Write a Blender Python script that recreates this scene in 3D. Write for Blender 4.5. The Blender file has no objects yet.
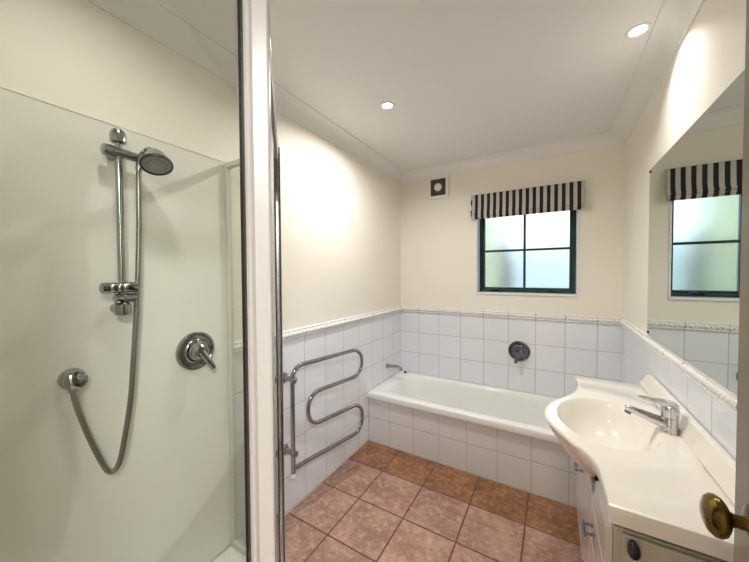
import bpy, bmesh, math, random
from mathutils import Vector, Matrix
PI = math.pi
random.seed(4)
sc = bpy.context.scene
COL = sc.collection

# ------------------------------------------------------------------ camera
F_PX, YAW, PITCH, ROLL = 301.07, 0.53596, -0.023786, -0.0057565
CAM = Vector((1.31525, -2.72884, 1.38628))
_c, _s = math.cos(YAW), math.sin(YAW)
fw = Vector((-_s * math.cos(PITCH), _c * math.cos(PITCH), math.sin(PITCH)))
rt = Vector((_c, _s, 0)); up = rt.cross(fw)
rt2 = rt * math.cos(ROLL) + up * math.sin(ROLL)
up2 = -rt * math.sin(ROLL) + up * math.cos(ROLL)
cd = bpy.data.cameras.new('camera'); cam = bpy.data.objects.new('camera', cd); COL.objects.link(cam)
cam.matrix_world = Matrix(((rt2.x, up2.x, -fw.x, CAM.x), (rt2.y, up2.y, -fw.y, CAM.y), (rt2.z, up2.z, -fw.z, CAM.z), (0, 0, 0, 1)))
cd.sensor_width = 36; cd.lens = F_PX / 749 * 36; cd.clip_start = 0.02
sc.camera = cam

# ------------------------------------------------------------------ world, light, exposure
sc.view_settings.view_transform = 'Standard'; sc.view_settings.look = 'None'
sc.view_settings.gamma = 1; sc.view_settings.use_curve_mapping = False
sc.view_settings.exposure = 0.85
world = bpy.data.worlds.new('sky'); sc.world = world; world.use_nodes = True
wb = world.node_tree.nodes['Background']
wb.inputs[0].default_value = (0.78, 0.89, 1.0, 1); wb.inputs[1].default_value = 1.25
DOWN_W = 7.5       # each recessed downlight
HALL_FILL_W = 42.0      # added fill light in the hall, unseen behind the camera
sc.cycles.max_bounces = 10; sc.cycles.diffuse_bounces = 6; sc.cycles.glossy_bounces = 6
sc.cycles.transmission_bounces = 8; sc.cycles.transparent_max_bounces = 16
sc.cycles.sample_clamp_indirect = 4.0; sc.cycles.caustics_refractive = True

# ------------------------------------------------------------------ room numbers
W, D, H = 1.74, 2.8, 2.366
Z1 = 1.010                                   # top of the tile dado
TILE = 0.2

# ------------------------------------------------------------------ helpers
def tag(o, label=None, cat=None, group=None, kind=None):
    if label: o['label'] = label
    if cat: o['category'] = cat
    if group: o['group'] = group
    if kind: o['kind'] = kind
    return o
def empty(name, loc, label, cat, group=None):
    o = bpy.data.objects.new(name, None); COL.objects.link(o); o.location = loc
    o.empty_display_size = 0.05
    return tag(o, label, cat, group)
def link(name, bm, mats, parent=None, smooth=False, bevel=0.0, seg=2, auto=0.6):
    bmesh.ops.recalc_face_normals(bm, faces=bm.faces[:])
    me = bpy.data.meshes.new(name); bm.to_mesh(me); bm.free()
    if not isinstance(mats, (list, tuple)): mats = [mats]
    for m in mats: me.materials.append(m)
    o = bpy.data.objects.new(name, me); COL.objects.link(o)
    if parent is not None:
        o.parent = parent
        base = parent; off = Vector((0, 0, 0))
        while base is not None:
            off += base.location; base = base.parent
        o.location = -off
    if smooth:
        for p in me.polygons: p.use_smooth = True
        e = me.edges; bmx = bmesh.new(); bmx.from_mesh(me)
        for ed in bmx.edges:
            if len(ed.link_faces) == 2 and ed.calc_face_angle(0) > auto: ed.smooth = False
        bmx.to_mesh(me); bmx.free()
    if bevel > 0:
        md = o.modifiers.new('bevel', 'BEVEL'); md.width = bevel; md.segments = seg; md.limit_method = 'ANGLE'; md.angle_limit = 0.6
        md.harden_normals = False
    return o
def struct(name, bm, m, parent=None, **k):
    o = link(name, bm, m, parent, **k)
    if parent is None: o['kind'] = 'structure'
    return o
def box(bm, x0, x1, y0, y1, z0, z1, mi=0):
    v = [bm.verts.new(p) for p in ((x0,y0,z0),(x1,y0,z0),(x1,y1,z0),(x0,y1,z0),(x0,y0,z1),(x1,y0,z1),(x1,y1,z1),(x0,y1,z1))]
    for f in ((0,3,2,1),(4,5,6,7),(0,1,5,4),(1,2,6,5),(2,3,7,6),(3,0,4,7)):
        fc = bm.faces.new([v[i] for i in f]); fc.material_index = mi
    return v
def B(*a, mi=0):
    bm = bmesh.new(); box(bm, *a, mi=mi); return bm
def frame_for(d):
    d = d.normalized(); a = Vector((0, 0, 1)) if abs(d.z) < 0.95 else Vector((1, 0, 0))
    u = d.cross(a).normalized(); return u, u.cross(d).normalized()
def tube(bm, pts, r, n=14, cap=True, mi=0):
    """r may be a number or a list, one per point"""
    pts = [Vector(p) for p in pts]; R = r if isinstance(r, (list, tuple)) else [r] * len(pts)
    rings = []; u = None
    for i, p in enumerate(pts):
        d = (pts[min(i + 1, len(pts) - 1)] - pts[max(i - 1, 0)]).normalized()
        if u is None: u, w = frame_for(d)
        else:
            u = (u - d * u.dot(d)).normalized()
        w = d.cross(u)
        rings.append([bm.verts.new(p + (u * math.cos(2 * PI * k / n) + w * math.sin(2 * PI * k / n)) * R[i]) for k in range(n)])
    for a, b in zip(rings, rings[1:]):
        for k in range(n):
            f = bm.faces.new((a[k], a[(k + 1) % n], b[(k + 1) % n], b[k])); f.material_index = mi
    if cap:
        bm.faces.new(rings[0][::-1]).material_index = mi; bm.faces.new(rings[-1]).material_index = mi
def lathe(bm, o, axis, prof, n=32, mi=0):
    """prof: (distance along axis, radius)"""
    o = Vector(o); d = Vector(axis).normalized(); u, w = frame_for(d); rings = []
    for t, r in prof:
        if r < 1e-6: rings.append([bm.verts.new(o + d * t)])
        else: rings.append([bm.verts.new(o + d * t + (u * math.cos(2 * PI * k / n) + w * math.sin(2 * PI * k / n)) * r) for k in range(n)])
    for a, b in zip(rings, rings[1:]):
        for k in range(n):
            k2 = (k + 1) % n
            if len(a) == 1 and len(b) == 1: continue
            if len(a) == 1: vs = (a[0], b[k2], b[k])
            elif len(b) == 1: vs = (a[k], a[k2], b[0])
            else: vs = (a[k], a[k2], b[k2], b[k])
            bm.faces.new(vs).material_index = mi
    if len(rings[0]) > 1: bm.faces.new(rings[0][::-1]).material_index = mi
    if len(rings[-1]) > 1: bm.faces.new(rings[-1]).material_index = mi
def catmull(P, n=8, closed=False):
    P = [Vector(p) for p in P]; out = []; m = len(P)
    for i in range(m if closed else m - 1):
        g = lambda j: P[j % m] if closed else P[max(0, min(m - 1, j))]
        a, b, c, d = g(i - 1), g(i), g(i + 1), g(i + 2)
        for k in range(n):
            t = k / n
            out.append(0.5 * ((2 * b) + (c - a) * t + (2 * a - 5 * b + 4 * c - d) * t * t + (3 * b - a - 3 * c + d) * t ** 3))
    if not closed: out.append(P[-1])
    return out
def fillet(P, rad, n=8):
    """round the corners of a polyline"""
    P = [Vector(p) for p in P]; out = [P[0]]
    for i in range(1, len(P) - 1):
        a, b, c = P[i - 1], P[i], P[i + 1]; d1 = (a - b).normalized(); d2 = (c - b).normalized()
        r = rad[i] if isinstance(rad, (list, tuple)) else rad
        ang = d1.angle(d2); t = r / math.tan(ang / 2)
        cen = b + (d1 + d2).normalized() * (r / math.sin(ang / 2)); p0 = b + d1 * t; p1 = b + d2 * t
        u = p0 - cen; v = p1 - cen; th = u.angle(v)
        for k in range(n + 1):
            s = k / n; out.append(cen + (u * math.sin((1 - s) * th) + v * math.sin(s * th)) / math.sin(th))
    out.append(P[-1]); return out
def prism(bm, poly, fn, a, b, mi=0):
    """poly of 2D points; fn(p, q, s) -> 3D; extruded from s=a to s=b"""
    A = [bm.verts.new(fn(p[0], p[1], a)) for p in poly]; Bv = [bm.verts.new(fn(p[0], p[1], b)) for p in poly]; n = len(poly)
    for i in range(n): bm.faces.new((A[i], A[(i + 1) % n], Bv[(i + 1) % n], Bv[i])).material_index = mi
    bm.faces.new(A[::-1]).material_index = mi; bm.faces.new(Bv).material_index = mi

# ------------------------------------------------------------------ materials
class NT:
    def __init__(s, name):
        s.m = bpy.data.materials.new(name); s.m.use_nodes = True; s.t = s.m.node_tree; s.n = s.t.nodes; s.b = s.n['Principled BSDF']
    def new(s, kind, **k):
        nd = s.n.new(kind)
        for a, v in k.items(): setattr(nd, a, v)
        return nd
    def put(s, sock, v):
        if isinstance(v, bpy.types.NodeSocket): s.t.links.new(v, sock)
        elif isinstance(v, (tuple, list)): sock.default_value = tuple(v) + ((1,) if len(v) == 3 and len(sock.default_value) == 4 else ())
        else: sock.default_value = v
    def math(s, op, a, b=0.0, c=0.0):
        nd = s.new('ShaderNodeMath', operation=op); s.put(nd.inputs[0], a); s.put(nd.inputs[1], b); s.put(nd.inputs[2], c); return nd.outputs[0]
    def mix(s, f, a, b):
        nd = s.new('ShaderNodeMix', data_type='RGBA'); s.put(nd.inputs[0], f); s.put(nd.inputs[6], a); s.put(nd.inputs[7], b); return nd.outputs[2]
    def noise(s, scale, detail=3, vec=None, rough=0.5):
        nd = s.new('ShaderNodeTexNoise'); nd.inputs['Scale'].default_value = scale; nd.inputs['Detail'].default_value = detail; nd.inputs['Roughness'].default_value = rough
        if vec: s.put(nd.inputs['Vector'], vec)
        return nd.outputs[0]
    def pos(s):
        g = s.new('ShaderNodeNewGeometry'); x = s.new('ShaderNodeSeparateXYZ'); s.put(x.inputs[0], g.outputs['Position']); return g.outputs['Position'], x.outputs
    def ramp(s, f, lo, hi):
        nd = s.new('ShaderNodeMapRange', interpolation_type='SMOOTHSTEP'); s.put(nd.inputs[0], f); s.put(nd.inputs[1], lo); s.put(nd.inputs[2], hi); return nd.outputs[0]
    def bump(s, h, st=0.3, dist=0.002):
        nd = s.new('ShaderNodeBump'); nd.inputs['Strength'].default_value = st; nd.inputs['Distance'].default_value = dist; s.put(nd.inputs['Height'], h)
        s.put(s.b.inputs['Normal'], nd.outputs[0])
def plain(name, col, rough=0.5, metal=0.0, coat=0.0, nz=0.03, scale=12, bump=0.0, spec=0.5):
    t = NT(name); p, _ = t.pos(); f = t.noise(scale, 3, p)
    a = tuple(c * (1 - nz) for c in col); b = tuple(min(1, c * (1 + nz)) for c in col)
    t.put(t.b.inputs['Base Color'], t.mix(f, a, b)); t.b.inputs['Roughness'].default_value = rough; t.b.inputs['Metallic'].default_value = metal
    t.b.inputs['Coat Weight'].default_value = coat; t.b.inputs['Specular IOR Level'].default_value = spec
    if bump: t.bump(t.noise(scale * 14, 2, p), bump, 0.001)
    return t.m
def tile_mat(name, ax, u0, v0, col=(0.80, 0.82, 0.865), grout=(0.47, 0.465, 0.47), size=TILE, g=0.0020, rough=0.12, z=True):
    t = NT(name); p, xyz = t.pos(); u = t.math('DIVIDE', t.math('SUBTRACT', xyz[ax], u0), size)
    v = t.math('DIVIDE', t.math('SUBTRACT', xyz[2], v0), size)
    du = t.math('MULTIPLY', t.math('PINGPONG', u, 0.5), size); dv = t.math('MULTIPLY', t.math('PINGPONG', v, 0.5), size)
    d = t.math('MINIMUM', du, dv)
    gm = t.math('SUBTRACT', 1.0, t.ramp(d, g * 0.7, g * 1.5))
    cell = t.new('ShaderNodeCombineXYZ'); t.put(cell.inputs[0], t.math('FLOOR', u)); t.put(cell.inputs[1], t.math('FLOOR', v))
    wn = t.new('ShaderNodeTexWhiteNoise'); t.put(wn.inputs['Vector'], cell.outputs[0])
    c1 = t.mix(wn.outputs[0], tuple(x * 0.965 for x in col), col)
    t.put(t.b.inputs['Base Color'], t.mix(gm, c1, grout)); t.put(t.b.inputs['Roughness'], t.math('MULTIPLY_ADD', gm, 0.6, rough))
    h = t.math('ADD', t.ramp(d, 0.0, 0.006), t.math('MULTIPLY', t.noise(9, 2, p), 0.5)); t.bump(h, 0.35, 0.0018)
    return t.m
def chrome(name='chrome', col=(0.62, 0.63, 0.65), rough=0.12): return plain(name, col, rough, 1.0, nz=0.02)

M = {}
M['paint'] = plain('cream wall paint', (0.86, 0.82, 0.73), 0.55, nz=0.015, scale=3, bump=0.05)
M['ceiling'] = plain('white ceiling paint', (0.81, 0.81, 0.81), 0.6, nz=0.01, scale=3)
M['cornice'] = plain('white cornice paint', (0.82, 0.815, 0.80), 0.45, nz=0.01)
M['tile_left'] = tile_mat('white tiles left', 1, -0.364, Z1)
M['tile_back'] = tile_mat('white tiles back', 0, 0.1965, Z1)
M['tile_right'] = tile_mat('white tiles right', 1, -0.004, Z1)
M['tile_apron'] = tile_mat('white tiles apron', 0, 0.2034, 0.204, col=(0.78, 0.765, 0.765))
M['acrylic'] = plain('white acrylic shower lining', (0.80, 0.79, 0.73), 0.16, nz=0.01, scale=2)
M['tray'] = plain('white acrylic tray', (0.84, 0.84, 0.80), 0.2, nz=0.01)
M['bath'] = plain('white bath enamel', (0.86, 0.86, 0.84), 0.12, nz=0.01, coat=0.4)
M['basin'] = plain('ivory cultured marble', (0.84, 0.795, 0.715), 0.16, nz=0.015, coat=0.3)
M['frame'] = plain('ivory powder coat', (0.37, 0.352, 0.322), 0.28, nz=0.015)
M['channel'] = plain('pale frame channel', (0.66, 0.65, 0.60), 0.28)
M['chrome'] = chrome()
M['dark_chrome'] = chrome('dull shower chrome', (0.40, 0.41, 0.41), 0.15)
M['plate_chrome'] = chrome('dark mixer chrome', (0.20, 0.22, 0.26), 0.10)
M['steel'] = chrome('polished steel tube', (0.38, 0.40, 0.43), 0.05)
M['hose'] = None
M['rubber'] = plain('black rubber', (0.02, 0.02, 0.02), 0.5)
M['seal'] = plain('dark seal strip', (0.035, 0.032, 0.028), 0.4)
M['green'] = plain('dark green window frame', (0.006, 0.035, 0.037), 0.35)
M['white_trim'] = plain('white gloss paint', (0.82, 0.84, 0.85), 0.3)
M['cabinet'] = plain('glossy off white laminate', (0.62, 0.58, 0.54), 0.16, nz=0.01, coat=0.15, spec=0.5)
M['cab_end'] = plain('taupe cabinet panel', (0.47, 0.43, 0.35), 0.25, nz=0.02)
M['black'] = plain('black plastic', (0.012, 0.012, 0.016), 0.25)
M['fan'] = plain('white fan plastic', (0.84, 0.82, 0.78), 0.4)
M['fan_dark'] = plain('brown fan grille', (0.045, 0.035, 0.03), 0.5)
M['door'] = plain('dark taupe door leaf', (0.21, 0.17, 0.12), 0.35, nz=0.1, scale=20)  # dark taupe base with slight mottling
M['brass'] = plain('antique brass', (0.19, 0.125, 0.03), 0.2, 1.0, nz=0.35, scale=40)
M['brass_dark'] = plain('dark aged brass', (0.09, 0.055, 0.02), 0.3, 1.0, nz=0.3, scale=50)
M['hall'] = plain('hall paint', (0.70, 0.66, 0.58), 0.6)
M['bark'] = plain('bark', (0.10, 0.075, 0.05), 0.8, nz=0.3, scale=30)
M['leaf'] = plain('yellow green leaves', (0.95, 0.97, 0.76), 0.6, nz=0.08, scale=20)
M['fence'] = plain('pale outdoor wall', (0.78, 0.85, 0.95), 0.7)
M['lawn'] = plain('lawn', (0.14, 0.25, 0.06), 0.8, nz=0.3, scale=8)

def mk_floor():
    t = NT('terracotta floor tiles'); p, xyz = t.pos(); S = 0.2996
    u = t.math('DIVIDE', t.math('SUBTRACT', xyz[0], 0.2926), S); v = t.math('DIVIDE', t.math('SUBTRACT', xyz[1], -0.9123), S)
    d = t.math('MULTIPLY', t.math('MINIMUM', t.math('PINGPONG', u, 0.5), t.math('PINGPONG', v, 0.5)), S)
    wob = t.math('MULTIPLY', t.math('SUBTRACT', t.noise(40, 2, p), 0.5), 0.003); d = t.math('ADD', d, wob)
    gm = t.math('SUBTRACT', 1.0, t.ramp(d, 0.0030, 0.0052))
    cell = t.new('ShaderNodeCombineXYZ'); t.put(cell.inputs[0], t.math('FLOOR', u)); t.put(cell.inputs[1], t.math('FLOOR', v))
    wn = t.new('ShaderNodeTexWhiteNoise'); t.put(wn.inputs['Vector'], cell.outputs[0])
    n1 = t.noise(7, 5, p, 0.65); n2 = t.noise(28, 4, p, 0.7)
    f = t.ramp(t.math('ADD', t.math('MULTIPLY', n1, 0.6), t.math('MULTIPLY', n2, 0.4)), 0.36, 0.64)
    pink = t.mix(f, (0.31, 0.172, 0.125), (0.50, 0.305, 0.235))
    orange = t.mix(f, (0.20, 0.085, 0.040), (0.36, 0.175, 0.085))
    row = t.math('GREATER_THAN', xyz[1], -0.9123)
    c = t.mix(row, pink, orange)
    hs = t.new('ShaderNodeHueSaturation'); t.put(hs.inputs['Color'], c); t.put(hs.inputs['Value'], t.math('MULTIPLY_ADD', wn.outputs[0], 0.16, 0.92))
    t.put(t.b.inputs['Base Color'], t.mix(gm, hs.outputs[0], (0.11, 0.052, 0.035)))
    t.put(t.b.inputs['Roughness'], t.math('ADD', t.math('MULTIPLY_ADD', n2, 0.22, 0.14), t.math('MULTIPLY', gm, 0.4)))
    t.bump(t.math('ADD', t.ramp(d, 0.0015, 0.010), t.math('MULTIPLY', n2, 0.35)), 0.4, 0.003)
    return t.m
M['floor'] = mk_floor()
def mk_trim(ax, u0):
    t = NT('white border tile'); p, xyz = t.pos()
    d = t.math('MULTIPLY', t.math('PINGPONG', t.math('DIVIDE', t.math('SUBTRACT', xyz[ax], u0), TILE), 0.5), TILE)
    gm = t.math('SUBTRACT', 1.0, t.ramp(d, 0.001, 0.0026))
    t.put(t.b.inputs['Base Color'], t.mix(gm, (0.84, 0.83, 0.81), (0.36, 0.35, 0.34))); t.b.inputs['Roughness'].default_value = 0.18
    return t.m
def mk_hose():
    t = NT('ribbed metal hose'); p, xyz = t.pos(); t.b.inputs['Metallic'].default_value = 1; t.b.inputs['Roughness'].default_value = 0.3
    w = t.math('PINGPONG', t.math('MULTIPLY', xyz[2], 180), 0.5)
    t.put(t.b.inputs['Base Color'], t.mix(t.math('MULTIPLY', w, 2), (0.20, 0.20, 0.19), (0.48, 0.48, 0.45)))
    return t.m
M['hose'] = mk_hose()
def mk_stripes():
    t = NT('black and white striped fabric'); p, xyz = t.pos(); P = 0.0488
    f = t.math('FRACT', t.math('DIVIDE', t.math('SUBTRACT', xyz[0], 1.4635 - 40 * P), P))
    s = t.math('LESS_THAN', f, 0.5)
    t.put(t.b.inputs['Base Color'], t.mix(s, (0.52, 0.485, 0.44), (0.012, 0.012, 0.016))); t.b.inputs['Roughness'].default_value = 0.85
    t.bump(t.noise(600, 1, p), 0.15, 0.0005)
    return t.m
M['stripes'] = mk_stripes()
def mk_glass(name, tint, refl=1.0):
    t = NT(name); out = t.n['Material Output']
    tr = t.new('ShaderNodeBsdfTransparent'); tr.inputs[0].default_value = tint + (1,)
    gl = t.new('ShaderNodeBsdfGlossy'); gl.inputs['Roughness'].default_value = 0.02
    fr = t.new('ShaderNodeFresnel'); fr.inputs[0].default_value = 1.45
    mx = t.new('ShaderNodeMixShader'); t.put(mx.inputs[0], t.math('MULTIPLY', fr.outputs[0], refl)); t.put(mx.inputs[1], tr.outputs[0]); t.put(mx.inputs[2], gl.outputs[0])
    t.t.links.new(mx.outputs[0], out.inputs[0]); return t.m
M['door_glass'] = mk_glass('clear shower door glass', (0.945, 0.955, 0.93), 1.0)
M['glass'] = mk_glass('clear shower glass', (0.945, 0.955, 0.93), 0.3)
def mk_frost():
    t = NT('frosted window glass'); p, xyz = t.pos()
    t.b.inputs['Transmission Weight'].default_value = 1.0; t.b.inputs['Roughness'].default_value = 0.34; t.b.inputs['IOR'].default_value = 1.25
    t.b.inputs['Base Color'].default_value = (0.93, 0.98, 1.0, 1)
    t.bump(t.noise(160, 2, p), 0.2, 0.001)
    return t.m
M['frost'] = mk_frost()
def mk_mirror():
    t = NT('silvered mirror'); t.b.inputs['Metallic'].default_value = 1; t.b.inputs['Roughness'].default_value = 0.01
    t.b.inputs['Base Color'].default_value = (0.70, 0.76, 0.73, 1); return t.m
M['mirror'] = mk_mirror()
def emit(name, col, st):
    t = NT(name); t.b.inputs['Emission Color'].default_value = col + (1,); t.b.inputs['Emission Strength'].default_value = st
    t.b.inputs['Base Color'].default_value = (0.9, 0.9, 0.9, 1); return t.m
M['lamp'] = emit('warm lamp face', (1.0, 0.93, 0.82), 7.0)
M['hall_fill'] = emit('hall fill diffuser', (1.0, 0.93, 0.84), 1.0)  # glowing face of the added hall fill light

# ------------------------------------------------------------------ the room
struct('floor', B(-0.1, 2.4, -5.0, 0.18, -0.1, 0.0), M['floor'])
struct('ceiling', B(-0.1, 2.4, -5.0, 0.18, H, H + 0.1), M['ceiling'])
def wall_yz(name, xa, xb, y0, y1, tm):
    bm = B(xa, xb, y0, y1, 0, Z1, mi=1); box(bm, xa, xb, y0, y1, Z1, H); return struct(name, bm, [M['paint'], tm])
wall_yz('wall_left', -0.1, 0.0, -D, 0.18, M['tile_left'])
wall_yz('wall_right', W, W + 0.1, -D, 0.18, M['tile_right'])
WX0, WX1, WZ0, WZ1 = 0.728, 1.471, 1.214, 1.985
bm = B(0, W, 0, 0.18, 0, Z1, mi=1)
box(bm, 0, W, 0, 0.18, Z1, WZ0); box(bm, 0, W, 0, 0.18, WZ1, H); box(bm, 0, WX0, 0, 0.18, WZ0, WZ1); box(bm, WX1, W, 0, 0.18, WZ0, WZ1)
struct('wall_back', bm, [M['paint'], M['tile_back']])
bm = B(-0.1, 0.94, -D - 0.1, -D, 0, H); box(bm, 0.94, 1.68, -D - 0.1, -D, 2.06, H); box(bm, 1.68, 2.4, -D - 0.1, -D, 0, H)
struct('wall_front', bm, M['paint'])
# the hall the photograph is taken from
bm = B(0.0, 0.1, -5.0, -D - 0.1, 0, H); struct('wall_hall_left', bm, M['hall'])
struct('wall_hall_right', B(2.3, 2.4, -5.0, -D - 0.1, 0, H), M['hall'])
struct('wall_hall_end', B(-0.1, 2.4, -5.1, -5.0, 0, H), M['hall'])

# cornice: cove profile, one length per wall with mitred ends
CW, CH = 0.088, 0.082
prof = [(0.0, -CH), (0.006, -CH), (0.007, -CH + 0.006)]
for k in range(9):
    a = k / 8 * PI / 2; prof.append((0.007 + (CW - 0.014) * (1 - math.cos(a)), -CH + 0.006 + (CH - 0.012) * math.sin(a)))
prof += [(CW - 0.001, -0.006), (CW, -0.006), (CW, 0.0), (0, 0)]
def cornice(name, P, L0, L1, nrm):
    bm = bmesh.new(); L0 = Vector(L0); L1 = Vector(L1); n = Vector(nrm); t = (L1 - L0).normalized()
    A = [bm.verts.new(L0 + n * d + t * d + Vector((0, 0, H + z))) for d, z in P]
    Bv = [bm.verts.new(L1 + n * d - t * d + Vector((0, 0, H + z))) for d, z in P]
    for i in range(len(P)): bm.faces.new((A[i], A[(i + 1) % len(P)], Bv[(i + 1) % len(P)], Bv[i]))
    return struct(name, bm, M['cornice'], smooth=True, auto=0.5)
cornice('trim_1', prof, (0, -D, 0), (0, 0, 0), (1, 0, 0))
cornice('trim_2', prof, (0, 0, 0), (W, 0, 0), (0, -1, 0))
cornice('trim_3', prof, (W, 0, 0), (W, -D, 0), (-1, 0, 0))
cornice('trim_4', prof, (W, -D, 0), (0, -D, 0), (0, 1, 0))

# rope-pattern border tiles above the dado
def border(name, L0, L1, nrm, ax, u0):
    bm = bmesh.new(); L0 = Vector(L0); L1 = Vector(L1); n = Vector(nrm); L = (L1 - L0).length; t = (L1 - L0).normalized(); up_ = Vector((0, 0, 1))
    P = [(0, 0), (0.009, 0), (0.013, 0.004), (0.013, 0.010), (0.009, 0.013), (0.009, 0.043), (0.012, 0.045), (0.012, 0.050), (0.008, 0.053), (0, 0.053)]
    A = [bm.verts.new(L0 + n * d + up_ * (Z1 + z)) for d, z in P]; Bv = [bm.verts.new(L1 + n * d + up_ * (Z1 + z)) for d, z in P]
    for i in range(len(P)): bm.faces.new((A[i], A[(i + 1) % len(P)], Bv[(i + 1) % len(P)], Bv[i]))
    N, m = int(L / 0.002), 16; prev = None
    for i in range(N + 1):
        s = L * i / N; ring = []
        for k in range(m):
            a = 2 * PI * k / m; r = 0.0150 * (0.30 + 0.70 * math.sqrt(abs(math.sin(a - PI * s / 0.024))))
            ring.append(bm.verts.new(L0 + t * s + n * (0.008 + math.cos(a) * r) + up_ * (Z1 + 0.028 + math.sin(a) * r)))
        if prev:
            for k in range(m): bm.faces.new((prev[k], prev[(k + 1) % m], ring[(k + 1) % m], ring[k]))
        prev = ring
    return struct(name, bm, mk_trim(ax, u0), smooth=True, auto=0.7)
border('trim_5', (0, -1.868, 0), (0, 0, 0), (1, 0, 0), 1, -0.364)
border('trim_6', (0.013, 0, 0), (W - 0.013, 0, 0), (0, -1, 0), 0, 0.1965)
border('trim_7', (W, 0, 0), (W, -D + 0.01, 0), (-1, 0, 0), 1, -0.004)

# ------------------------------------------------------------------ window
win = bpy.data.objects.new('window_1', None); COL.objects.link(win); win.location = (1.1, 0.08, 1.6); win['kind'] = 'structure'
g = M['green']; e = 0.0
FX0, FX1, FZ0, FZ1 = WX0 + 0.012, WX1 - 0.004, WZ0 + 0.006, WZ1
bm = B(WX0 - 0.004, WX0 + 0.012, -0.006, 0.175, WZ0 - 0.008, WZ1); box(bm, WX1 - 0.004, WX1 + 0.006, -0.006, 0.175, WZ0 - 0.008, WZ1)
box(bm, WX0 - 0.004, WX1 + 0.006, -0.012, 0.175, WZ0 - 0.008, WZ0 + 0.006); o = link('window_reveal', bm, M['white_trim'], win)
def rect_frame(x0, x1, z0, z1, w, ya, yb):
    bm = B(x0, x0 + w, ya, yb, z0, z1); box(bm, x1 - w, x1, ya, yb, z0, z1); box(bm, x0 + w, x1 - w, ya, yb, z0, z0 + w); box(bm, x0 + w, x1 - w, ya, yb, z1 - w, z1); return bm
link('window_frame', rect_frame(FX0, FX1, FZ0, FZ1, 0.022, 0.115, 0.17), g, win, bevel=0.002)
sash = link('window_sash', rect_frame(FX0 + 0.022, FX1 - 0.022, FZ0 + 0.022, FZ1 - 0.02, 0.020, 0.127, 0.162), g, win, bevel=0.003)
GX0, GX1, GZ0, GZ1 = FX0 + 0.042, FX1 - 0.042, FZ0 + 0.042, FZ1 - 0.040
MX, MZ = 1.103, 1.583
bm = B(MX - 0.009, MX + 0.009, 0.130, 0.158, GZ0, GZ1); box(bm, GX0, MX - 0.008, 0.130, 0.158, MZ - 0.009, MZ + 0.009); box(bm, MX + 0.008, GX1, 0.130, 0.158, MZ - 0.009, MZ + 0.009)
link('glazing_bar', bm, g, win)
link('window_glass', B(GX0 - 0.004, GX1 + 0.004, 0.142, 0.148, GZ0 - 0.004, GZ1 + 0.004), M['frost'], win)
for xs in (0.86, 1.30):
    bm = B(xs - 0.03, xs + 0.03, 0.107, 0.127, FZ0 + 0.008, FZ0 + 0.020); tube(bm, [(xs - 0.02, 0.109, FZ0 + 0.018), (xs + 0.012, 0.101, FZ0 + 0.03), (xs + 0.045, 0.105, FZ0 + 0.022)], 0.005, 8)
    link('window_stay', bm, M['black'], win)
# outside: lawn, pale wall, shrub seen dimly through the frosting
struct('ground_outside', B(-6, 8, 0.19, 9, -0.3, -0.1), M['lawn'])
struct('wall_outside', B(-1.5, 6, 4.0, 4.2, -0.1, 1.9), M['fence'])
shrub = empty('garden_shrub', (0.2, 2.3, -0.1), 'yellow-green shrub dimly seen through the frosted window', 'shrub')
bm = bmesh.new(); tube(bm, [(0.62, 2.2, -0.1), (0.70, 2.2, 0.9), (0.72, 2.2, 1.4), (0.66, 2.2, 1.85)], [0.06, 0.06, 0.075, 0.05], 10)
link('trunk', bm, M['bark'], shrub)
bm = bmesh.new()
for i in range(4500):
    a = random.uniform(0, 2 * PI); r = 0.62 * random.random() ** 0.5; z = random.uniform(0.7, 2.9)
    c = Vector((-0.02 + r * 1.15 * math.cos(a), 2.3 + r * 0.7 * math.sin(a), z)); d1 = Vector([random.gauss(0, 1) for _ in range(3)]).normalized(); u1, w1 = frame_for(d1)
    vs = [bm.verts.new(c + d1 * 0.08), bm.verts.new(c + u1 * 0.03), bm.verts.new(c - d1 * 0.08), bm.verts.new(c - u1 * 0.03)]; bm.faces.new(vs)
link('foliage', bm, M['leaf'], shrub)

# ------------------------------------------------------------------ door leaf (open, at the right edge of the picture)
door = bpy.data.objects.new('door_1', None); COL.objects.link(door); door.location = (1.62, -2.76, 0); door['kind'] = 'structure'
DX = 1.596
link('door_leaf', B(DX, DX + 0.038, -2.765, -1.948, 0.008, 2.03), M['door'], door, bevel=0.002)
ky, kz = -2.012, 0.978
bm = bmesh.new(); lathe(bm, (DX, ky, kz), (-1, 0, 0), [(0, 0.029), (0.004, 0.029), (0.007, 0.022), (0.009, 0.012)], 32)
link('knob_rose', bm, M['brass_dark'], door, smooth=True)
bm = bmesh.new(); lathe(bm, (DX, ky, kz), (-1, 0, 0), [(0.006, 0.0115), (0.012, 0.0105), (0.022, 0.010), (0.028, 0.0125), (0.031, 0.021), (0.036, 0.029), (0.042, 0.0325), (0.048, 0.032), (0.054, 0.027), (0.058, 0.018), (0.0595, 0.008), (0.0595, 0)], 40)
kn = link('door_knob', bm, M['brass'], door, smooth=True); kn['label'] = 'oval antique brass knob'

# ------------------------------------------------------------------ bathtub
tub = empty('bathtub', (W / 2, -0.32, 0), 'white enamel bathtub built in along the back wall under the window', 'bathtub')
TX0, TX1, TY0, TY1, TZ = 0.002, W - 0.002, -0.648, -0.002, 0.415
cx, cy = W / 2, -0.322
N = 128
def rect_pt(a, x0, x1, y0, y1):
    dx, dy = math.cos(a), math.sin(a); s = 1e9
    if dx > 1e-9: s = min(s, (x1 - cx) / dx)
    if dx < -1e-9: s = min(s, (x0 - cx) / dx)
    if dy > 1e-9: s = min(s, (y1 - cy) / dy)
    if dy < -1e-9: s = min(s, (y0 - cy) / dy)
    return cx + dx * s, cy + dy * s
cor = [math.atan2(y - cy, x - cx) for x in (TX0, TX1) for y in (TY0, TY1)]
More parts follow.
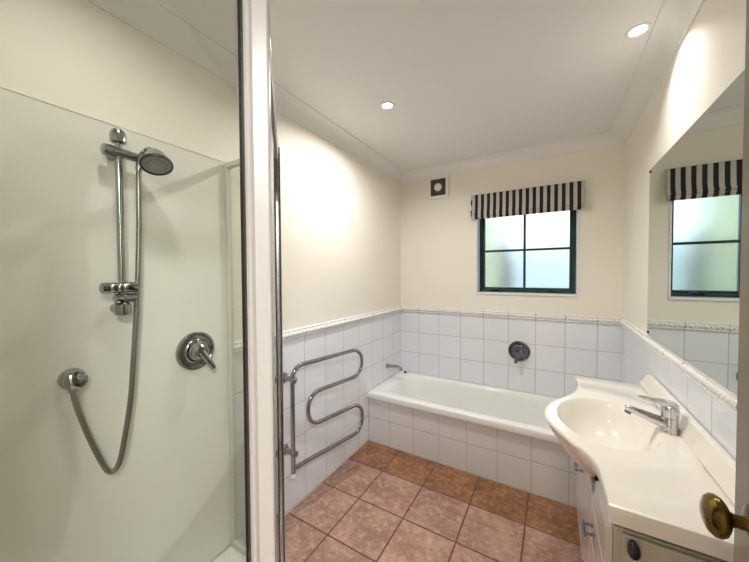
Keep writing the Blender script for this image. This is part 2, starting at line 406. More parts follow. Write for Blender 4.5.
# angle spread in proportion to the rim's outline
ang = sorted([math.atan2(math.sin(t) * 0.42, math.cos(t)) for t in [2 * PI * k / N for k in range(N)]] + cor)
def sup(a, hx, hy, n, ox=0.0):
    dx, dy = math.cos(a), math.sin(a); r = (abs(dx / hx) ** n + abs(dy / hy) ** n) ** (-1 / n); return cx + ox + dx * r, cy + dy * r
bm = bmesh.new(); rings = []
def ring_rect(ins, z): return [bm.verts.new((*rect_pt(a, TX0 + ins, TX1 - ins, TY0 + ins, TY1 - ins), z)) for a in ang]
rings.append(ring_rect(0.012, TZ - 0.05)); rings.append(ring_rect(0.0, TZ - 0.045)); rings.append(ring_rect(0.0, TZ - 0.028)); rings.append(ring_rect(0.0, TZ - 0.008)); rings.append(ring_rect(0.003, TZ - 0.002)); rings.append(ring_rect(0.009, TZ))
for hx, hy, z, ox, n in ((0.765, 0.262, TZ, 0, 6), (0.755, 0.254, TZ - 0.003, 0, 6), (0.745, 0.247, TZ - 0.014, 0, 6), (0.735, 0.24, TZ - 0.05, 0, 5.5), (0.715, 0.23, TZ - 0.15, 0.0, 5), (0.68, 0.215, TZ - 0.27, -0.01, 4.5), (0.64, 0.195, TZ - 0.325, -0.02, 4), (0.56, 0.15, TZ - 0.35, -0.03, 3.5), (0.3, 0.08, TZ - 0.356, -0.03, 3)):
    rings.append([bm.verts.new((*sup(a, hx, hy, n, ox), z)) for a in ang])
for a, b in zip(rings, rings[1:]):
    for k in range(len(ang)): bm.faces.new((a[k], a[(k + 1) % len(ang)], b[(k + 1) % len(ang)], b[k]))
bm.faces.new(rings[-1])
link('tub', bm, M['bath'], tub, smooth=True, auto=0.9)
link('apron', B(0.001, W - 0.001, -0.629, -0.609, 0.0, TZ - 0.045), M['tile_apron'], tub)['label'] = 'white tiled apron'
bm = bmesh.new(); lathe(bm, (cx - 0.50, cy, TZ - 0.356), (0, 0, 1), [(0, 0.032), (0.003, 0.032), (0.005, 0.026), (0.003, 0.015), (0.003, 0)], 24)
link('waste', bm, M['chrome'], tub, smooth=True)
plug = empty('bath_plug', (0.075, -0.06, TZ), 'small dark bath plug lying on the rim in the back corner', 'plug')
bm = bmesh.new(); lathe(bm, (0.075, -0.06, TZ), (0, 0, 1), [(0, 0.014), (0.006, 0.015), (0.010, 0.013), (0.011, 0.004), (0.018, 0.004), (0.019, 0)], 20)
link('stopper', bm, M['brass_dark'], plug, smooth=True)

sp = empty('bath_spout', (0, -0.297, 0.536), 'chrome bath spout sticking out of the left tiled wall above the tub', 'tap')
bm = bmesh.new(); lathe(bm, (0, -0.297, 0.536), (1, 0, 0), [(0, 0.024), (0.004, 0.025), (0.012, 0.021), (0.018, 0.014)], 28); link('flange', bm, M['dark_chrome'], sp, smooth=True)
bm = bmesh.new(); tube(bm, catmull([(0.01, -0.297, 0.537), (0.06, -0.296, 0.541), (0.11, -0.294, 0.541), (0.135, -0.293, 0.534), (0.142, -0.293, 0.518)], 6), [0.0155] * 12 + [0.0145] * 13, 16)
link('spout', bm, M['dark_chrome'], sp, smooth=True)

# ------------------------------------------------------------------ bath mixer on the back wall
def lever_mixer(name, o, nrm, R, label, tilt, mat, knobmat):
    e0 = empty(name, o, label, 'tap'); o = Vector(o); n = Vector(nrm)
    bm = bmesh.new(); lathe(bm, o, n, [(0, R), (0.004, R), (0.009, R * 0.96), (0.010, R * 0.86), (0.006, R * 0.80), (0.006, R * 0.66), (0.012, R * 0.62), (0.016, R * 0.54)], 48); link('plate', bm, mat, e0, smooth=True)
    bm = bmesh.new(); lathe(bm, o, n, [(0.012, R * 0.50), (0.028, R * 0.48), (0.034, R * 0.42), (0.036, R * 0.40), (0.044, R * 0.38), (0.05, R * 0.30), (0.052, 0)], 36); link('knob', bm, knobmat, e0, smooth=True)
    bm = bmesh.new(); t = Vector(tilt).normalized(); c = o + n * 0.042
    tube(bm, [c, c + t * R * 0.45 + n * 0.010, c + t * R * 0.85 + n * 0.016, c + t * R * 1.08 + n * 0.016, c + t * R * 1.13 + n * 0.016], [R * 0.20, R * 0.18, R * 0.15, R * 0.14, R * 0.07], 12); link('lever', bm, knobmat, e0, smooth=True)
    return e0
lever_mixer('bath_mixer', (1.078, 0, 0.743), (0, -1, 0), 0.083, 'round dark chrome bath mixer on the back tiled wall', (-0.25, 0, -1), M['plate_chrome'], M['plate_chrome'])
lever_mixer('shower_mixer', (0.004, -2.02, 1.063), (1, 0, 0), 0.081, 'round chrome shower mixer with lever on the white shower wall', (0, 0.55, -1), M['dark_chrome'], M['dark_chrome'])

# ------------------------------------------------------------------ extractor fan
fan = empty('extractor_fan', (0.402, 0, 2.179), 'small square extractor fan with a dark grille high on the back wall', 'fan')
fx, fz = 0.394, 2.185
bm = B(fx - 0.1, fx + 0.1, -0.018, 0, fz - 0.105, fz + 0.10); link('fan_plate', bm, M['fan'], fan, bevel=0.006)
link('fan_grille', B(fx - 0.070, fx + 0.070, -0.021, -0.017, fz - 0.078, fz + 0.072), M['fan_dark'], fan)
bm = bmesh.new(); lathe(bm, (fx, -0.018, fz - 0.003), (0, -1, 0), [(0, 0.036), (0.008, 0.035), (0.010, 0.030), (0.010, 0.024), (0.007, 0.020), (0.007, 0)], 32); link('fan_hub', bm, M['fan'], fan, smooth=True)
bm = bmesh.new()
for i in range(8):
    a = 2 * PI * i / 8 + 0.2; c = Vector((fx, -0.022, fz - 0.003)); tube(bm, [c + Vector((math.cos(a), 0, math.sin(a))) * 0.033, c + Vector((math.cos(a), 0, math.sin(a))) * 0.062], 0.0012, 6)
for R_ in (0.048, 0.062):
    tube(bm, [Vector((fx + R_ * math.cos(t * PI / 16), -0.022, fz - 0.003 + R_ * math.sin(t * PI / 16))) for t in range(33)], 0.001, 6, cap=False)
link('fan_guard', bm, plain('grille wire', (0.16, 0.13, 0.11), 0.5), fan)

# ------------------------------------------------------------------ roman blind
bl = empty('roman_blind', (1.1, -0.03, 1.96), 'black and white striped roman blind folded up over the window', 'blind')
BX0, BX1 = 0.700, 1.508
def cloth(name, prof, x0, x1, amp=0.0):
    bm = bmesh.new(); n = 80; rows = []
    for i in range(n + 1):
        x = x0 + (x1 - x0) * i / n; row = []
        for j, (y, z) in enumerate(prof):
            w = amp * math.sin(x * 23 + j * 0.6) * (j / len(prof)); edge = math.exp(-((x - x0) / 0.03) ** 2) * 0.006 * math.sin(j * 0.9)
            row.append(bm.verts.new((x + edge, y + w - edge, z + w * 0.3)))
        rows.append(row)
    for a, b in zip(rows, rows[1:]):
        for j in range(len(prof) - 1): bm.faces.new((a[j], b[j], b[j + 1], a[j + 1]))
    o = link(name, bm, M['stripes'], bl, smooth=True, auto=1.2)
    s = o.modifiers.new('thick', 'SOLIDIFY'); s.thickness = 0.0025; s.offset = 0
    return o
pf = catmull([(-0.006, 2.058, 0), (-0.034, 2.060, 0), (-0.040, 2.05, 0), (-0.041, 2.0, 0), (-0.044, 1.94, 0), (-0.052, 1.905, 0), (-0.058, 1.893, 0), (-0.052, 1.884, 0), (-0.038, 1.888, 0)], 4)
cloth('blind_panel', [(p.x, p.y) for p in pf], BX0, BX1, 0.0012)
pf = catmull([(-0.012, 1.95, 0), (-0.030, 1.92, 0), (-0.048, 1.885, 0), (-0.054, 1.873, 0), (-0.046, 1.866, 0), (-0.03, 1.872, 0)], 4)
cloth('blind_fold', [(p.x, p.y) for p in pf], BX0 + 0.002, BX1 - 0.002, 0.001)
pf = catmull([(-0.010, 1.94, 0), (-0.026, 1.90, 0), (-0.043, 1.866, 0), (-0.046, 1.857, 0), (-0.038, 1.852, 0), (-0.024, 1.858, 0)], 4)
cloth('blind_fold', [(p.x, p.y) for p in pf], BX0 + 0.004, BX1 - 0.004, 0.001)
link('blind_rail', B(BX0 + 0.004, BX1 - 0.004, -0.032, -0.001, 2.030, 2.056), M['white_trim'], bl)

# ------------------------------------------------------------------ heated towel rail, swung out a little from the wall
tr = empty('towel_rail', (0.075, -1.54, 0.25), 'chrome serpentine heated towel rail on the left tiled wall', 'towel rail')
A0 = Vector((0.075, -1.54, 0)); dd = Vector((0.187, 0.982, 0)).normalized()
TP = lambda s, z: A0 + dd * s + Vector((0, 0, z))
path = fillet([TP(0.0, 0.272), TP(0.0, 0.873), TP(0.555, 0.873), TP(0.555, 0.690), TP(0.104, 0.690), TP(0.104, 0.497), TP(0.555, 0.497), TP(0.555, 0.303), TP(0.004, 0.303)], [0, 0.07, 0.085, 0.085, 0.085, 0.085, 0.085, 0.085, 0], 10)
bm = bmesh.new(); tube(bm, path, 0.0125, 16); link('rail_tube', bm, M['steel'], tr, smooth=True)
bm = bmesh.new(); lathe(bm, TP(0, 0.25), (0, 0, 1), [(0, 0.008), (0.002, 0.013), (0.022, 0.0145), (0.026, 0.013)], 20); link('end_cap', bm, M['white_trim'], tr, smooth=True)['label'] = 'clear white end cap'
for z in (0.80, 0.385):
    bm = bmesh.new(); lathe(bm, (0, -1.535, z), (1, 0, 0), [(0, 0.030), (0.005, 0.030), (0.009, 0.024), (0.012, 0.016), (0.055, 0.015), (0.06, 0.017), (0.075, 0.019), (0.092, 0.018), (0.096, 0.012)], 28)
    link('wall_bracket', bm, M['steel'], tr, smooth=True)

# ------------------------------------------------------------------ shower
SY = -1.865
lin = empty('shower_lining', (0, -2.3, 0.1), 'white acrylic lining sheet on the wall behind the shower rail', 'shower wall')
link('sheet', B(0.0005, 0.004, -D + 0.004, SY, 0.102, 1.9045), M['acrylic'], lin)
link('edge_strip', B(0.0005, 0.006, -D + 0.004, SY, 1.9045, 1.9085), M['acrylic'], lin)
tray = empty('shower_tray', (0.3, -2.3, 0), 'white corner shower tray with a chamfered front edge', 'shower tray')
foot = [(0.006, SY + 0.018), (0.37, SY + 0.018), (0.958, -2.42), (0.958, -2.793), (0.006, -2.793)]
cxx, cyy = 0.40, -2.36
def inset(P, k): return [(cxx + (x - cxx) * k, cyy + (y - cyy) * k) for x, y in P]
bm = bmesh.new(); rr = []
for k, z in ((1, 0), (1, 0.095), (0.99, 0.1), (0.90, 0.1), (0.87, 0.092), (0.84, 0.055), (0.78, 0.045), (0.1, 0.038)):
    rr.append([bm.verts.new((x, y, z)) for x, y in inset(foot, k)])
for a, b in zip(rr, rr[1:]):
    for i in range(5): bm.faces.new((a[i], a[(i + 1) % 5], b[(i + 1) % 5], b[i]))
bm.faces.new(rr[-1]); link('tray', bm, M['tray'], tray)
bm = bmesh.new(); lathe(bm, (cxx, cyy, 0.037), (0, 0, 1), [(0, 0.05), (0.004, 0.05), (0.006, 0.04), (0.006, 0)], 28); link('waste', bm, M['chrome'], tray, smooth=True)

enc = empty('shower_enclosure', (0.6, -2.2, 0.1), 'corner shower enclosure of clear glass in an ivory metal frame', 'shower enclosure')
ZB, ZT = 0.100, 1.90
Fp = Vector((0.338, SY, 0)); Np = Vector((0.9405, -2.4295, 0)); dn = (Np - Fp).normalized(); nn = Vector((-dn.y, dn.x, 0))
if nn.x < 0: nn = -nn                                 # points out of the shower
def bar2(bm, c, a, b, u, v, z0, z1, mi=0):
    """box round c, from -a..b along u and v"""
    P = [c + u * a[0] + v * b[0], c + u * a[1] + v * b[0], c + u * a[1] + v * b[1], c + u * a[0] + v * b[1]]
    lo = [bm.verts.new((p.x, p.y, z0)) for p in P]; hi = [bm.verts.new((p.x, p.y, z1)) for p in P]
    for i in range(4): bm.faces.new((lo[i], lo[(i + 1) % 4], hi[(i + 1) % 4], hi[i])).material_index = mi
    bm.faces.new(lo[::-1]).material_index = mi; bm.faces.new(hi).material_index = mi
X, Y = Vector((1, 0, 0)), Vector((0, 1, 0))
fr = M['frame']
# side panel (parallel to the back wall)
link('side_glass', B(0.020, 0.33, SY - 0.003, SY + 0.003, ZB + 0.02, ZT - 0.02), M['glass'], enc)
bm = B(0.0065, 0.022, SY - 0.012, SY + 0.012, ZB, ZT); link('wall_channel', bm, M['channel'], enc, bevel=0.002)
bm = B(0.022, 0.322, SY - 0.012, SY + 0.012, ZT - 0.022, ZT); link('side_top_rail', bm, M['channel'], enc, bevel=0.002)
bm = B(0.022, 0.322, SY - 0.012, SY + 0.012, ZB, ZB + 0.022); link('side_sill', bm, M['channel'], enc, bevel=0.002)
# far corner post
bm = bmesh.new(); bar2(bm, Fp, (-0.014, 0.020), (-0.016, 0.016), dn, nn, ZB, ZT); link('corner_post', bm, fr, enc, bevel=0.003)
# near corner post with its channels
bm = bmesh.new(); bar2(bm, Np, (-0.012, 0.020), (-0.020, 0.016), dn, nn, ZB, ZT + 0.01); link('corner_post', bm, fr, enc, bevel=0.003)
bm = bmesh.new(); bar2(bm, Vector((0.9405, -2.4515, 0)), (-0.011, 0.011), (-0.004, 0.012), X, Y, ZB, ZT); link('glass_channel', bm, fr, enc, bevel=0.003)
bm = bmesh.new(); bar2(bm, Vector((0.9405, -2.4575, 0)), (-0.003, 0.003), (-0.002, 0.002), X, Y, ZB, ZT); link('seal', bm, M['seal'], enc)
link('front_glass', B(0.9375, 0.9435, -2.79, -2.4595, ZB + 0.02, ZT - 0.02), M['glass'], enc)
bm = B(0.9265, 0.9545, -2.79, -2.458, ZT - 0.028, ZT); link('front_top_rail', bm, fr, enc, bevel=0.002)
bm = B(0.9265, 0.9545, -2.79, -2.458, ZB, ZB + 0.026); link('front_sill', bm, fr, enc, bevel=0.002)
# pivot door on the diagonal
L = (Np - Fp).length
dleaf = link('door_glass', (lambda b: (bar2(b, Fp, (0.045, L - 0.14), (-0.003, 0.003), dn, nn, ZB + 0.045, ZT - 0.055), b)[1])(bmesh.new()), M['door_glass'], enc)
bm = bmesh.new(); bar2(bm, Fp, (L - 0.145, L - 0.092), (-0.010, 0.012), dn, nn, ZB + 0.030, ZT - 0.020); link('door_stile', bm, fr, enc, bevel=0.007, seg=4)
bm = bmesh.new(); bar2(bm, Fp, (L - 0.088, L - 0.014), (-0.012, 0.008), dn, nn, ZB, ZT); link('door_jamb', bm, fr, enc, bevel=0.003)
bm = bmesh.new(); bar2(bm, Fp, (0.030, 0.056), (-0.010, 0.010), dn, nn, ZB + 0.030, ZT - 0.034); link('door_stile', bm, M['steel'], enc, bevel=0.003)
bm = bmesh.new(); bar2(bm, Fp, (0.022, 0.030), (-0.012, 0.014), dn, nn, ZB + 0.028, ZT - 0.03); link('seal', bm, M['seal'], enc)
for za, zb, nm in ((ZT - 0.028, ZT, 'door_head'), (ZB, ZB + 0.026, 'door_sill')):
    bm = bmesh.new(); bar2(bm, Fp, (0.020, L - 0.090), (-0.012, 0.010), dn, nn, za, zb); link(nm, bm, fr, enc, bevel=0.002)
for za, zb in ((ZT - 0.062, ZT - 0.034), (ZB + 0.030, ZB + 0.055)):
    bm = bmesh.new(); bar2(bm, Fp, (0.056, L - 0.145), (-0.009, 0.009), dn, nn, za, zb); link('door_rail', bm, fr, enc, bevel=0.002)

# slide rail
dc = M['dark_chrome']
sr = empty('shower_rail', (0.06, -2.29, 1.25), 'vertical chrome slide rail on the white shower wall', 'shower rail')
BX, BY = 0.058, -2.289
bm = bmesh.new(); tube(bm, [(BX, BY, 1.27), (BX, BY, 1.87)], 0.0105, 20); link('bar', bm, dc, sr, smooth=True)
bm = bmesh.new(); lathe(bm, (BX, BY, 1.827), (0, 0, 1), [(0, 0.014), (0.004, 0.0225), (0.030, 0.0225), (0.044, 0.017), (0.050, 0.006), (0.050, 0)], 28); link('top_cap', bm, dc, sr, smooth=True)
bm = bmesh.new(); lathe(bm, (BX, BY, 1.250), (0, 0, 1), [(0, 0.004), (0.003, 0.021), (0.012, 0.0235), (0.038, 0.0235), (0.044, 0.016)], 28); link('bottom_cap', bm, dc, sr, smooth=True)
for z in (1.797, 1.272):
    bm = bmesh.new(); lathe(bm, (0.004, BY, z), (1, 0, 0), [(0, 0.017), (0.006, 0.0165), (0.012, 0.014), (0.055, 0.013)], 24); link('wall_bracket', bm, dc, sr, smooth=True)
# slider / holder at the top, knob to the left, cone to the right
bm = bmesh.new(); lathe(bm, (BX, BY - 0.044, 1.797), (0, 1, 0), [(0, 0.012), (0.003, 0.0185), (0.026, 0.0195), (0.030, 0.017), (0.070, 0.0165), (0.102, 0.015)], 28); link('slider', bm, dc, sr, smooth=True)
bm = bmesh.new()
lathe(bm, (BX + 0.004, BY - 0.058, 1.345), (0, 1, 0), [(0, 0.012), (0.003, 0.0175), (0.020, 0.0185), (0.022, 0.016), (0.026, 0.0185), (0.040, 0.0185), (0.042, 0.016), (0.046, 0.0185), (0.056, 0.0185), (0.058, 0.016), (0.062, 0.0185), (0.096, 0.018), (0.1, 0.012)], 28); link('lower_slider', bm, dc, sr, smooth=True)
bm = bmesh.new(); lathe(bm, (BX + 0.004, BY - 0.024, 1.309), (0, 1, 0), [(0, 0.011), (0.003, 0.0165), (0.024, 0.0165), (0.026, 0.014), (0.030, 0.0165), (0.060, 0.015)], 28); link('lower_knob', bm, dc, sr, smooth=True)
# hand shower
hs = empty('hand_shower', (0.08, -2.21, 1.79), 'round chrome hand shower with a black-rimmed face in the rail holder', 'shower head')
C0 = Vector((0.142, -2.213, 1.764)); nface = Vector((0.42, -0.10, -0.86)).normalized()
bm = bmesh.new(); lathe(bm, C0 - nface * 0.062, nface, [(0, 0), (0.002, 0.010), (0.008, 0.021), (0.018, 0.029), (0.032, 0.034), (0.046, 0.040), (0.056, 0.045), (0.061, 0.046)], 36); link('head', bm, dc, hs, smooth=True)
bm = bmesh.new(); lathe(bm, C0, nface, [(-0.004, 0.044), (-0.006, 0.0475), (0.001, 0.0485), (0.005, 0.047), (0.004, 0.044), (-0.002, 0.043)], 40); link('rim', bm, M['rubber'], hs, smooth=True)['label'] = 'black rim'
bm = bmesh.new(); lathe(bm, C0, nface, [(-0.004, 0.0435), (0.001, 0.043), (0.003, 0.030), (0.0, 0.027), (0.003, 0.024), (0.004, 0)], 36); link('spray_face', bm, plain('grey spray face', (0.30, 0.30, 0.28), 0.35), hs, smooth=True)
bm = bmesh.new(); tube(bm, catmull([(0.058, -2.232, 1.755), (0.064, -2.230, 1.785), (0.080, -2.225, 1.808), (0.108, -2.219, 1.815), (0.122, -2.216, 1.806)], 6), [0.011] * 8 + [0.0125] * 8 + [0.015] * 9, 18); link('handle', bm, dc, hs, smooth=True)
# hose
hz = empty('shower_hose', (0.06, -2.3, 1.0), 'flexible ribbed metal hose looping down to the wall elbow', 'hose')
pts = [(0.058, -2.232, 1.757), (0.06, -2.235, 1.70), (0.06, -2.237, 1.545), (0.06, -2.248, 1.299), (0.06, -2.262, 1.10), (0.06, -2.274, 0.954), (0.06, -2.294, 0.825), (0.06, -2.309, 0.755), (0.06, -2.327, 0.734), (0.06, -2.347, 0.760), (0.058, -2.380, 0.866), (0.054, -2.404, 0.965), (0.048, -2.413, 1.02), (0.044, -2.413, 1.045)]
bm = bmesh.new(); pp = catmull(pts, 14); tube(bm, pp, [0.0078 + 0.0007 * (k % 2) for k in range(len(pp))], 14); link('hose', bm, M['hose'], hz, smooth=True)
el = empty('wall_elbow', (0.004, -2.407, 1.062), 'round chrome water outlet elbow low on the shower wall', 'wall outlet')
bm = bmesh.new(); lathe(bm, (0.004, -2.407, 1.062), (1, 0, 0), [(0, 0.032), (0.022, 0.033), (0.030, 0.031), (0.033, 0.028), (0.036, 0.030), (0.046, 0.028), (0.053, 0.018), (0.055, 0)], 32); link('rose', bm, dc, el, smooth=True)
bm = bmesh.new(); tube(bm, [(0.040, -2.412, 1.06), (0.044, -2.413, 1.028)], [0.012, 0.011], 16); link('nut', bm, dc, el, smooth=True)

# ------------------------------------------------------------------ vanity: cabinet
vb = empty('vanity_cabinet', (1.6, -1.28, 0), 'glossy off-white vanity cabinet under the basin top', 'cabinet')
VX, VY0, VY1 = 1.447, -1.803, -0.750
bm = B(VX, W - 0.001, VY0, VY0 + 0.018, 0.10, 0.762); box(bm, VX, W - 0.001, VY1 - 0.018, VY1, 0.10, 0.762); box(bm, VX, W - 0.001, VY0 + 0.018, VY1 - 0.018, 0.10, 0.118)
box(bm, W - 0.018, W - 0.001, VY0 + 0.018, VY1 - 0.018, 0.118, 0.762); box(bm, VX, VX + 0.018, VY0 + 0.018, VY1 - 0.018, 0.118, 0.655)
box(bm, VX + 0.04, W - 0.001, VY0 + 0.02, VY1 - 0.0, 0.0, 0.10); link('body', bm, M['cab_end'], vb, bevel=0.004)
fx0 = 1.432
def front(nm, y0, y1, z0, z1): return link(nm, B(fx0, VX - 0.001, y0, y1, z0, z1), M['cabinet'], vb, bevel=0.003)
def dhandle(par, y, z):
    bm = bmesh.new()
    for s in (-1, 1): lathe(bm, (fx0, y + s * 0.022, z), (-1, 0, 0), [(0, 0.007), (0.003, 0.007), (0.006, 0.0045), (0.020, 0.004), (0.024, 0.006)], 14)
    tube(bm, [(fx0 - 0.024, y - 0.034, z), (fx0 - 0.026, y - 0.02, z), (fx0 - 0.026, y + 0.02, z), (fx0 - 0.024, y + 0.034, z)], [0.004, 0.006, 0.006, 0.004], 12)
    link('handle', bm, M['plate_chrome'], par, smooth=True)
bm = bmesh.new(); prism(bm, [(VY0 + 0.004, 0.632), (VY1 - 0.002, 0.632), (VY1 - 0.002, 0.752), (-0.99, 0.752), (-1.05, 0.665), (-1.55, 0.665), (-1.61, 0.752), (VY0 + 0.004, 0.752)], lambda p, q, x: (x, p, q), fx0, VX - 0.001)
link('rail_panel', bm, M['cabinet'], vb)
zz = [(0.492, 0.626), (0.352, 0.486), (0.112, 0.346)]
for z0, z1 in zz:
    d_ = front('drawer', VY0 + 0.004, -1.455, z0, z1); dhandle(d_, -1.56, (z0 + z1) / 2 if z1 - z0 < 0.2 else z1 - 0.06)
for y0, y1, hy in ((-1.449, -1.102, -1.15), (-1.096, -0.752, -1.05)):
    d_ = front('door', y0, y1, 0.112, 0.626); dhandle(d_, hy, 0.53)
# end panel frame facing the camera, with a dark recessed knob
bm = B(1.464, 1.735, VY0 - 0.012, VY0 - 0.0005, 0.112, 0.756); ep = link('end_panel', bm, M['cab_end'], vb, bevel=0.003)
link('panel_moulding', rect_frame(1.515, 1.725, 0.15, 0.71, 0.008, VY0 - 0.018, VY0 - 0.011), M['cab_end'], ep, bevel=0.003)
bm = bmesh.new(); lathe(bm, (1.482, VY0 - 0.012, 0.735), (0, -1, 0), [(0, 0.010), (0.006, 0.010), (0.010, 0.012), (0.016, 0.0128), (0.022, 0.010), (0.024, 0.006), (0.024, 0)], 24)
for v in bm.verts: v.co.z = 0.735 + (v.co.z - 0.735) * 1.6
kb = link('knob', bm, M['black'], ep, smooth=True); kb['label'] = 'black oval knob'

# ------------------------------------------------------------------ vanity: basin top
bt = empty('washbasin', (1.6, -1.28, 0.82), 'ivory moulded vanity top with a round bulging basin', 'washbasin')
corner = [(1.7385, -0.737), (1.418, -0.737)]
curve = [(1.418, -0.737), (1.429, -0.85), (1.420, -0.955), (1.396, -1.045), (1.350, -1.127), (1.308, -1.212), (1.289, -1.290), (1.290, -1.365), (1.322, -1.450), (1.370, -1.533), (1.408, -1.585), (1.428, -1.635), (1.435, -1.70), (1.436, -1.816)]
cs = [(p.x, p.y) for p in catmull([(x, y, 0) for x, y in curve], 8)]
poly = [(1.7385, -0.737)] + cs + [(1.7385, -1.816)]
C = (1.488, -1.302)
def hitpoly(a):
    dx, dy = math.cos(a), math.sin(a); best = None
    for i in range(len(poly)):
        (x1, y1), (x2, y2) = poly[i], poly[(i + 1) % len(poly)]; ex, ey = x2 - x1, y2 - y1; den = dx * ey - dy * ex
        if abs(den) < 1e-12: continue
        t = ((x1 - C[0]) * ey - (y1 - C[1]) * ex) / den; s = ((x1 - C[0]) * dy - (y1 - C[1]) * dx) / den
        if t > 0 and -1e-6 <= s <= 1 + 1e-6 and (best is None or t < best): best = t
    return best
ca = [math.atan2(y - C[1], x - C[0]) for x, y in (poly[0], poly[1], poly[-2], poly[-1])]
va = sorted([-PI + 2 * PI * k / 200 for k in range(200)] + ca + [a + s for a in ca for s in (-0.004, 0.004)])
ea, eb = 0.150, 0.208
def ell(a, k=1.0): return k / math.sqrt((math.cos(a) / ea) ** 2 + (math.sin(a) / eb) ** 2)
def arc(a):            # raised step: ellipse about (1.47,-1.285)
    dx, dy = math.cos(a), math.sin(a); ox, oy = C[0] - 1.462, C[1] + 1.285; A_, B_ = 0.285, 0.375
    qa = (dx / A_) ** 2 + (dy / B_) ** 2; qb = 2 * (ox * dx / A_ ** 2 + oy * dy / B_ ** 2); qc = (ox / A_) ** 2 + (oy / B_) ** 2 - 1
    return (-qb + math.sqrt(qb * qb - 4 * qa * qc)) / (2 * qa)
ZP, ZO = 0.8220, 0.8175
bm = bmesh.new(); rg = []
def radial(fr_, fz_): rg.append([bm.verts.new((C[0] + math.cos(a) * fr_(a), C[1] + math.sin(a) * fr_(a), fz_(a))) for a in va])
for k, z in ((0.12, 0.684), (0.3, 0.686), (0.5, 0.696), (0.66, 0.713), (0.78, 0.735), (0.87, 0.760), (0.94, 0.787), (0.985, 0.806), (1.01, 0.8135), (1.045, ZP)):
    radial(lambda a, k=k: ell(a, k), lambda a, z=z: z)
def edge(a): return hitpoly(a)
def r_in(a): return min(arc(a) - 0.005, edge(a) - 0.024)
def r_mid(a): return min(arc(a) + 0.005, edge(a) - 0.020)
def isin(a): return arc(a) < edge(a) - 0.03
zo = lambda a: ZO if isin(a) else ZP
radial(lambda a: (ell(a, 1.045) + r_in(a)) / 2, lambda a: ZP); radial(r_in, lambda a: ZP); radial(r_mid, zo)
radial(lambda a: (r_mid(a) + edge(a) - 0.012) / 2, zo); radial(lambda a: edge(a) - 0.010, zo); radial(lambda a: edge(a) - 0.003, lambda a: zo(a) - 0.003); radial(edge, lambda a: zo(a) - 0.010)
def under(t):
    ring = []
    for a in va:
        r = edge(a); x, y = C[0] + math.cos(a) * r, C[1] + math.sin(a) * r; b = max(0.0, 1.437 - x); k = b / 0.148
        s = math.sin(t * PI / 2); c_ = 1 - math.cos(t * PI / 2)
        q_ = 0.75 * t + 0.25 * t * t; x2 = x + b * q_ * 1.02; y2 = C[1] + (y - C[1]) * (1 - 0.25 * q_ * k)
        ring.append(bm.verts.new((x2, y2, zo(a) - 0.010 - 0.032 * s - (1.1 * b) * (0.85 * t + 0.15 * s))))
    rg.append(ring)
for t in (0.2, 0.4, 0.6, 0.8, 1.0): under(t)
for a, b in zip(rg, rg[1:]):
    for k in range(len(va)): bm.faces.new((a[k], a[(k + 1) % len(va)], b[(k + 1) % len(va)], b[k]))
bm.faces.new(rg[0][::-1])
link('basin', bm, M['basin'], bt, smooth=True, auto=0.7)
bm = bmesh.new(); y0, y1 = -0.737, -1.816
P0 = [(1.7385, y0, ZP), (1.694, y0, ZP), (1.716, -0.778, 0.884), (1.7385, -0.778, 0.884)]
P1 = [(1.7385, y1, ZP), (1.694, y1, ZP), (1.716, y1, 0.884), (1.7385, y1, 0.884)]
a_ = [bm.verts.new(p) for p in P0]; b_ = [bm.verts.new(p) for p in P1]
for i in range(4): bm.faces.new((a_[i], a_[(i + 1) % 4], b_[(i + 1) % 4], b_[i]))
bm.faces.new(a_[::-1]); bm.faces.new(b_); link('upstand', bm, M['basin'], bt, bevel=0.004)
bm = bmesh.new(); lathe(bm, (C[0], C[1], 0.684), (0, 0, 1), [(0, 0.024), (0.003, 0.024), (0.004, 0.018), (0.002, 0.012), (0.002, 0)], 24); link('waste', bm, plain('ivory plug', (0.75, 0.70, 0.6), 0.2), bt, smooth=True)

# basin tap
tp = empty('basin_tap', (1.668, -1.29, ZP), 'chrome lever tap standing at the back of the basin', 'tap')
tx, ty = 1.672, -1.292
bm = bmesh.new(); lathe(bm, (tx, ty, ZP), (0, 0, 1), [(0, 0.027), (0.006, 0.026), (0.012, 0.0245), (0.048, 0.0235), (0.052, 0.022)], 32); link('tap_body', bm, M['chrome'], tp, smooth=True)
bm = bmesh.new(); tube(bm, [(tx - 0.005, ty, ZP + 0.026), (tx - 0.035, ty + 0.002, ZP + 0.034), (tx - 0.085, ty + 0.006, ZP + 0.049), (tx - 0.112, ty + 0.008, ZP + 0.056), (tx - 0.120, ty + 0.008, ZP + 0.055)], [0.0215, 0.0185, 0.0135, 0.0120, 0.011], 18); s_ = link('spout', bm, M['chrome'], tp, smooth=True)
bm = bmesh.new(); tube(bm, [(tx - 0.108, ty + 0.008, ZP + 0.052), (tx - 0.114, ty + 0.008, ZP + 0.038)], [0.0105, 0.0105], 16); link('aerator', bm, M['plate_chrome'], s_, smooth=True)
bm = bmesh.new(); lathe(bm, (tx, ty, ZP + 0.051), (0, 0, 1), [(0, 0.020), (0.004, 0.0245), (0.026, 0.0255), (0.040, 0.024), (0.046, 0.016), (0.047, 0)], 32); link('cartridge_cap', bm, M['chrome'], tp, smooth=True)
bm = bmesh.new()
lv = [(tx + 0.022, 0.020, 0.086, 0.102), (tx - 0.01, 0.022, 0.088, 0.105), (tx - 0.04, 0.015, 0.096, 0.107), (tx - 0.068, 0.011, 0.101, 0.109), (tx - 0.084, 0.009, 0.105, 0.110)]
rings_ = [[bm.verts.new((x, ty + 0.006 + s * hw, ZP + z)) for s, z in ((-1, z0), (1, z0), (1, z1), (-1, z1))] for x, hw, z0, z1 in lv]
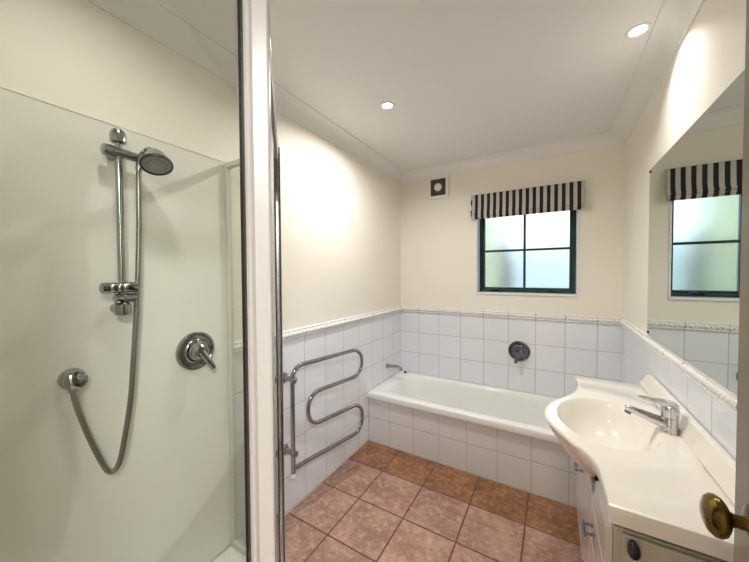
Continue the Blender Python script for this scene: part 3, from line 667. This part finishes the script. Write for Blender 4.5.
for a, b in zip(rings_, rings_[1:]):
    for k in range(4): bm.faces.new((a[k], a[(k + 1) % 4], b[(k + 1) % 4], b[k]))
bm.faces.new(rings_[0]); bm.faces.new(rings_[-1]); link('lever', bm, M['chrome'], tp, bevel=0.0025, seg=3)

# ------------------------------------------------------------------ mirror
mr = empty('wall_mirror', (W, -1.4, 1.065), 'large frameless mirror on the right wall above the basin', 'mirror')
bm = B(W - 0.013, W - 0.001, -2.25, -0.71, 1.066, 1.90); link('mirror_glass', bm, [M['mirror']], mr, bevel=0.0025, seg=1)
for y, z in ((-0.73, 1.885), (-0.73, 1.086), (-2.23, 1.885), (-2.23, 1.086)):
    bm = bmesh.new(); lathe(bm, (W - 0.013, y, z), (-1, 0, 0), [(0, 0.007), (0.002, 0.007), (0.004, 0.004), (0.004, 0)], 16); link('screw', bm, M['black'], mr, smooth=True)

# ------------------------------------------------------------------ downlights
def downlight(x, y, label, pw=1.0, spread=160, k=0.8):
    e0 = empty('downlight', (x, y, H), label, 'light', 'recessed downlights in the ceiling')
    bm = bmesh.new(); lathe(bm, (x, y, H), (0, 0, -1), [(-0.0005, 0.052 * k), (0.003, 0.051 * k), (0.005, 0.047 * k), (0.004, 0.038 * k), (0.001, 0.034 * k)], 36); link('trim_ring', bm, M['cornice'], e0, smooth=True)
    bm = bmesh.new(); lathe(bm, (x, y, H), (0, 0, -1), [(0.0005, 0.034 * k), (0.002, 0.034 * k), (0.0025, 0.0 * k)], 32); link('lamp_face', bm, M['lamp'], e0, smooth=True)
    ld = bpy.data.lights.new('downlight_lamp', 'AREA'); ld.shape = 'DISK'; ld.size = 0.075; ld.energy = DOWN_W * pw; ld.color = (1.0, 0.97, 0.94); ld.spread = math.radians(spread)
    lo = bpy.data.objects.new('downlight_lamp', ld); COL.objects.link(lo); lo.parent = e0; lo.location = (0, 0, -0.006)
    return e0
downlight(0.478, -1.159, 'round downlight in the ceiling over the floor left of centre')
downlight(1.603, -1.112, 'round downlight in the ceiling close to the cornice above the mirror', 0.2, 112)
downlight(0.48, -2.38, 'added fill downlight over the shower, out of view', 0.22)  # unseen lamp added to brighten the shower lining
# fill light added on the hall ceiling, out of view behind the camera
hl = empty('hall_fill_light', (2.0, -3.35, H), 'added round fill light on the hall ceiling, unseen behind the doorway', 'light')
bm = bmesh.new(); lathe(bm, (2.0, -3.35, H), (0, 0, -1), [(0, 0.22), (0.03, 0.22), (0.06, 0.19), (0.075, 0.12), (0.08, 0)], 40); link('diffuser', bm, M['hall_fill'], hl, smooth=True)
ld = bpy.data.lights.new('hall_fill', 'AREA'); ld.shape = 'DISK'; ld.size = 0.42; ld.energy = HALL_FILL_W; ld.color = (0.96, 0.98, 1.0)
lo = bpy.data.objects.new('hall_fill', ld); COL.objects.link(lo); lo.parent = hl; lo.location = (0, 0, -0.085)
